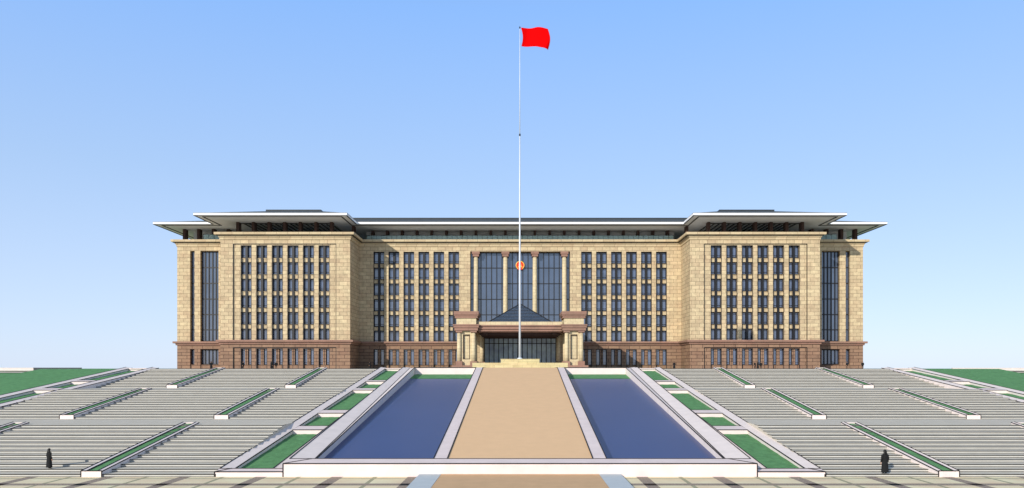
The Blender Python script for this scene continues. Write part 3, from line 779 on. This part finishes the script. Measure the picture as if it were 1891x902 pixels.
def hair_mesh(long_=True):
    mb=MB(); n=16
    if long_: prof=[(1.36,.1,.03,.085),(1.45,.125,.045,.075),(1.55,.115,.075,.035),(1.62,.105,.095,.02),(1.68,.102,.108,.012),(1.73,.085,.09,.008),(1.765,.045,.05,.005),(1.772,.01,.01,.005)]
    else: prof=[(1.585,.07,.045,.055),(1.62,.088,.075,.035),(1.68,.095,.095,.02),(1.73,.08,.085,.01),(1.76,.045,.05,.005),(1.768,.01,.01,.005)]
    rings=[[(a*math.cos(2*math.pi*j/n),oy+b*math.sin(2*math.pi*j/n),z) for j in range(n)] for z,a,b,oy in prof]
    mb.loft(rings,0,True,True); return mb
def person(kind,label,group=None):
    o=bpy.data.objects.new('person',BODY); col.objects.link(o); tag(o,label,'person',group)
    if kind=='coat': coat_mesh(.12,.24).build('coat',COAT,o); hair_mesh(True).build('hair',HAIR,o)
    else: coat_mesh(.78,.19).build('jacket',COAT,o); hair_mesh(False).build('hair',HAIR,o)
    return o
c1=person('coat','person in a long black coat on the lower steps near the left edge')
c1.location=(-35.,57.55,.39); c1.rotation_euler=(0,0,R(150)); c1.scale=(1.08,.95,.86)
c2=copy_tree(c1); c2.location=(26.5,56.25,.19); c2.rotation_euler=(0,0,R(195)); c2.scale=(1.2,1.05,.99)
c2['label']='person in a long black coat at the foot of the right stairs beside a planter'
far=[(390,'coat','dark clothed person before the left end block of the building'),
 (449,'suit','dark clothed person before the first ground floor window of the left wing'),
 (501,'coat','dark clothed person, left one of a pair before the left wing'),
 (510,'suit','dark clothed person, right one of a pair before the left wing'),
 (683,'coat','dark clothed person in the shaded corner right of the left wing'),
 (1245,'coat','dark clothed person by the inner corner left of the right wing'),
 (1394,'suit','dark clothed person, leftmost of three standing together before the right wing'),
 (1399.5,'coat','dark clothed person, middle one of three standing together before the right wing'),
 (1405,'suit','dark clothed person, rightmost of three standing together before the right wing'),
 (1564,'suit','dark clothed person before the narrow slot window of the right end block'),
 (1593,'suit','dark clothed person standing against the sky beyond the right end of the building')]
src={'coat':c1}; firsts={}
for i,(u,kd,lab) in enumerate(far):
    d=190+ (i*37%9)
    if kd=='coat': o=copy_tree(c1)
    elif 'suit' in firsts: o=copy_tree(firsts['suit'])
    else: o=person('suit',lab); firsts['suit']=o
    o['label']=lab; o['group']='people on the plaza before the building'
    o.location=((u-960.5)*d/1430,d,T if abs((u-960.5)*d/1430)<61 else T); o.rotation_euler=(0,0,R(i*67%360)); o.scale=(1.3,1.3,1.02)

# ------------------------------------------------------------------ light, sky, camera
AZ=R(32.8); EL=R(21.2)
w=bpy.data.worlds.new('World'); scene.world=w; w.use_nodes=True
nt=w.node_tree; bgn=nt.nodes['Background']; st=nt.nodes.new('ShaderNodeTexSky'); st.sky_type='NISHITA'; st.sun_disc=False
st.sun_elevation=EL; st.sun_rotation=R(180)+AZ; st.altitude=0; st.air_density=1.0; st.dust_density=.3; st.ozone_density=3.
tcw=nt.nodes.new('ShaderNodeTexCoord'); spw=nt.nodes.new('ShaderNodeSeparateXYZ'); nt.links.new(tcw.outputs['Generated'],spw.inputs[0])
rpw=nt.nodes.new('ShaderNodeValToRGB'); nt.links.new(spw.outputs['Z'],rpw.inputs['Fac'])
els=rpw.color_ramp.elements; K=1.2
stops=((0,(.70,.84,1.10)),(.11,(.60,.76,1.06)),(.232,(.47,.675,1.03)),(.42,(.31,.58,1.13)),(.62,(.26,.36,.50)),(1,(.26,.31,.38)))
while len(els)<len(stops): els.new(.5)
for e,(p_,c_) in zip(els,stops): e.position=p_; e.color=(c_[0]/K,c_[1]/K,c_[2]/K,1)
vmw=nt.nodes.new('ShaderNodeVectorMath'); vmw.operation='SCALE'; vmw.inputs['Scale'].default_value=K/.15; nt.links.new(rpw.outputs['Color'],vmw.inputs[0])
mxw=nt.nodes.new('ShaderNodeMix'); mxw.data_type='RGBA'; mxw.inputs['Factor'].default_value=.78
nt.links.new(st.outputs[0],mxw.inputs['A']); nt.links.new(vmw.outputs[0],mxw.inputs['B'])
nt.links.new(mxw.outputs['Result'],bgn.inputs[0]); bgn.inputs[1].default_value=.15
sun=bpy.data.lights.new('sun','SUN'); sun.energy=4.15; sun.angle=R(.5); sun.color=(1,.95,.86)
so=bpy.data.objects.new('sun',sun); col.objects.link(so)
d=Vector((math.sin(AZ)*math.cos(EL),math.cos(AZ)*math.cos(EL),-math.sin(EL)))
so.rotation_euler=d.to_track_quat('-Z','Y').to_euler(); so.location=(-40,-60,60)
cam=bpy.data.cameras.new('camera'); co=bpy.data.objects.new('camera',cam); col.objects.link(co)
cam.sensor_width=36; cam.lens=36*1430/1891; cam.shift_x=-15/1891; cam.shift_y=230/1891; cam.clip_end=9000; cam.clip_start=.5
co.location=(0,0,EYE); co.rotation_euler=(R(90),0,0); scene.camera=co
vs=scene.view_settings; vs.view_transform='Standard'; vs.look='None'; vs.gamma=1; vs.exposure=0; vs.use_curve_mapping=False
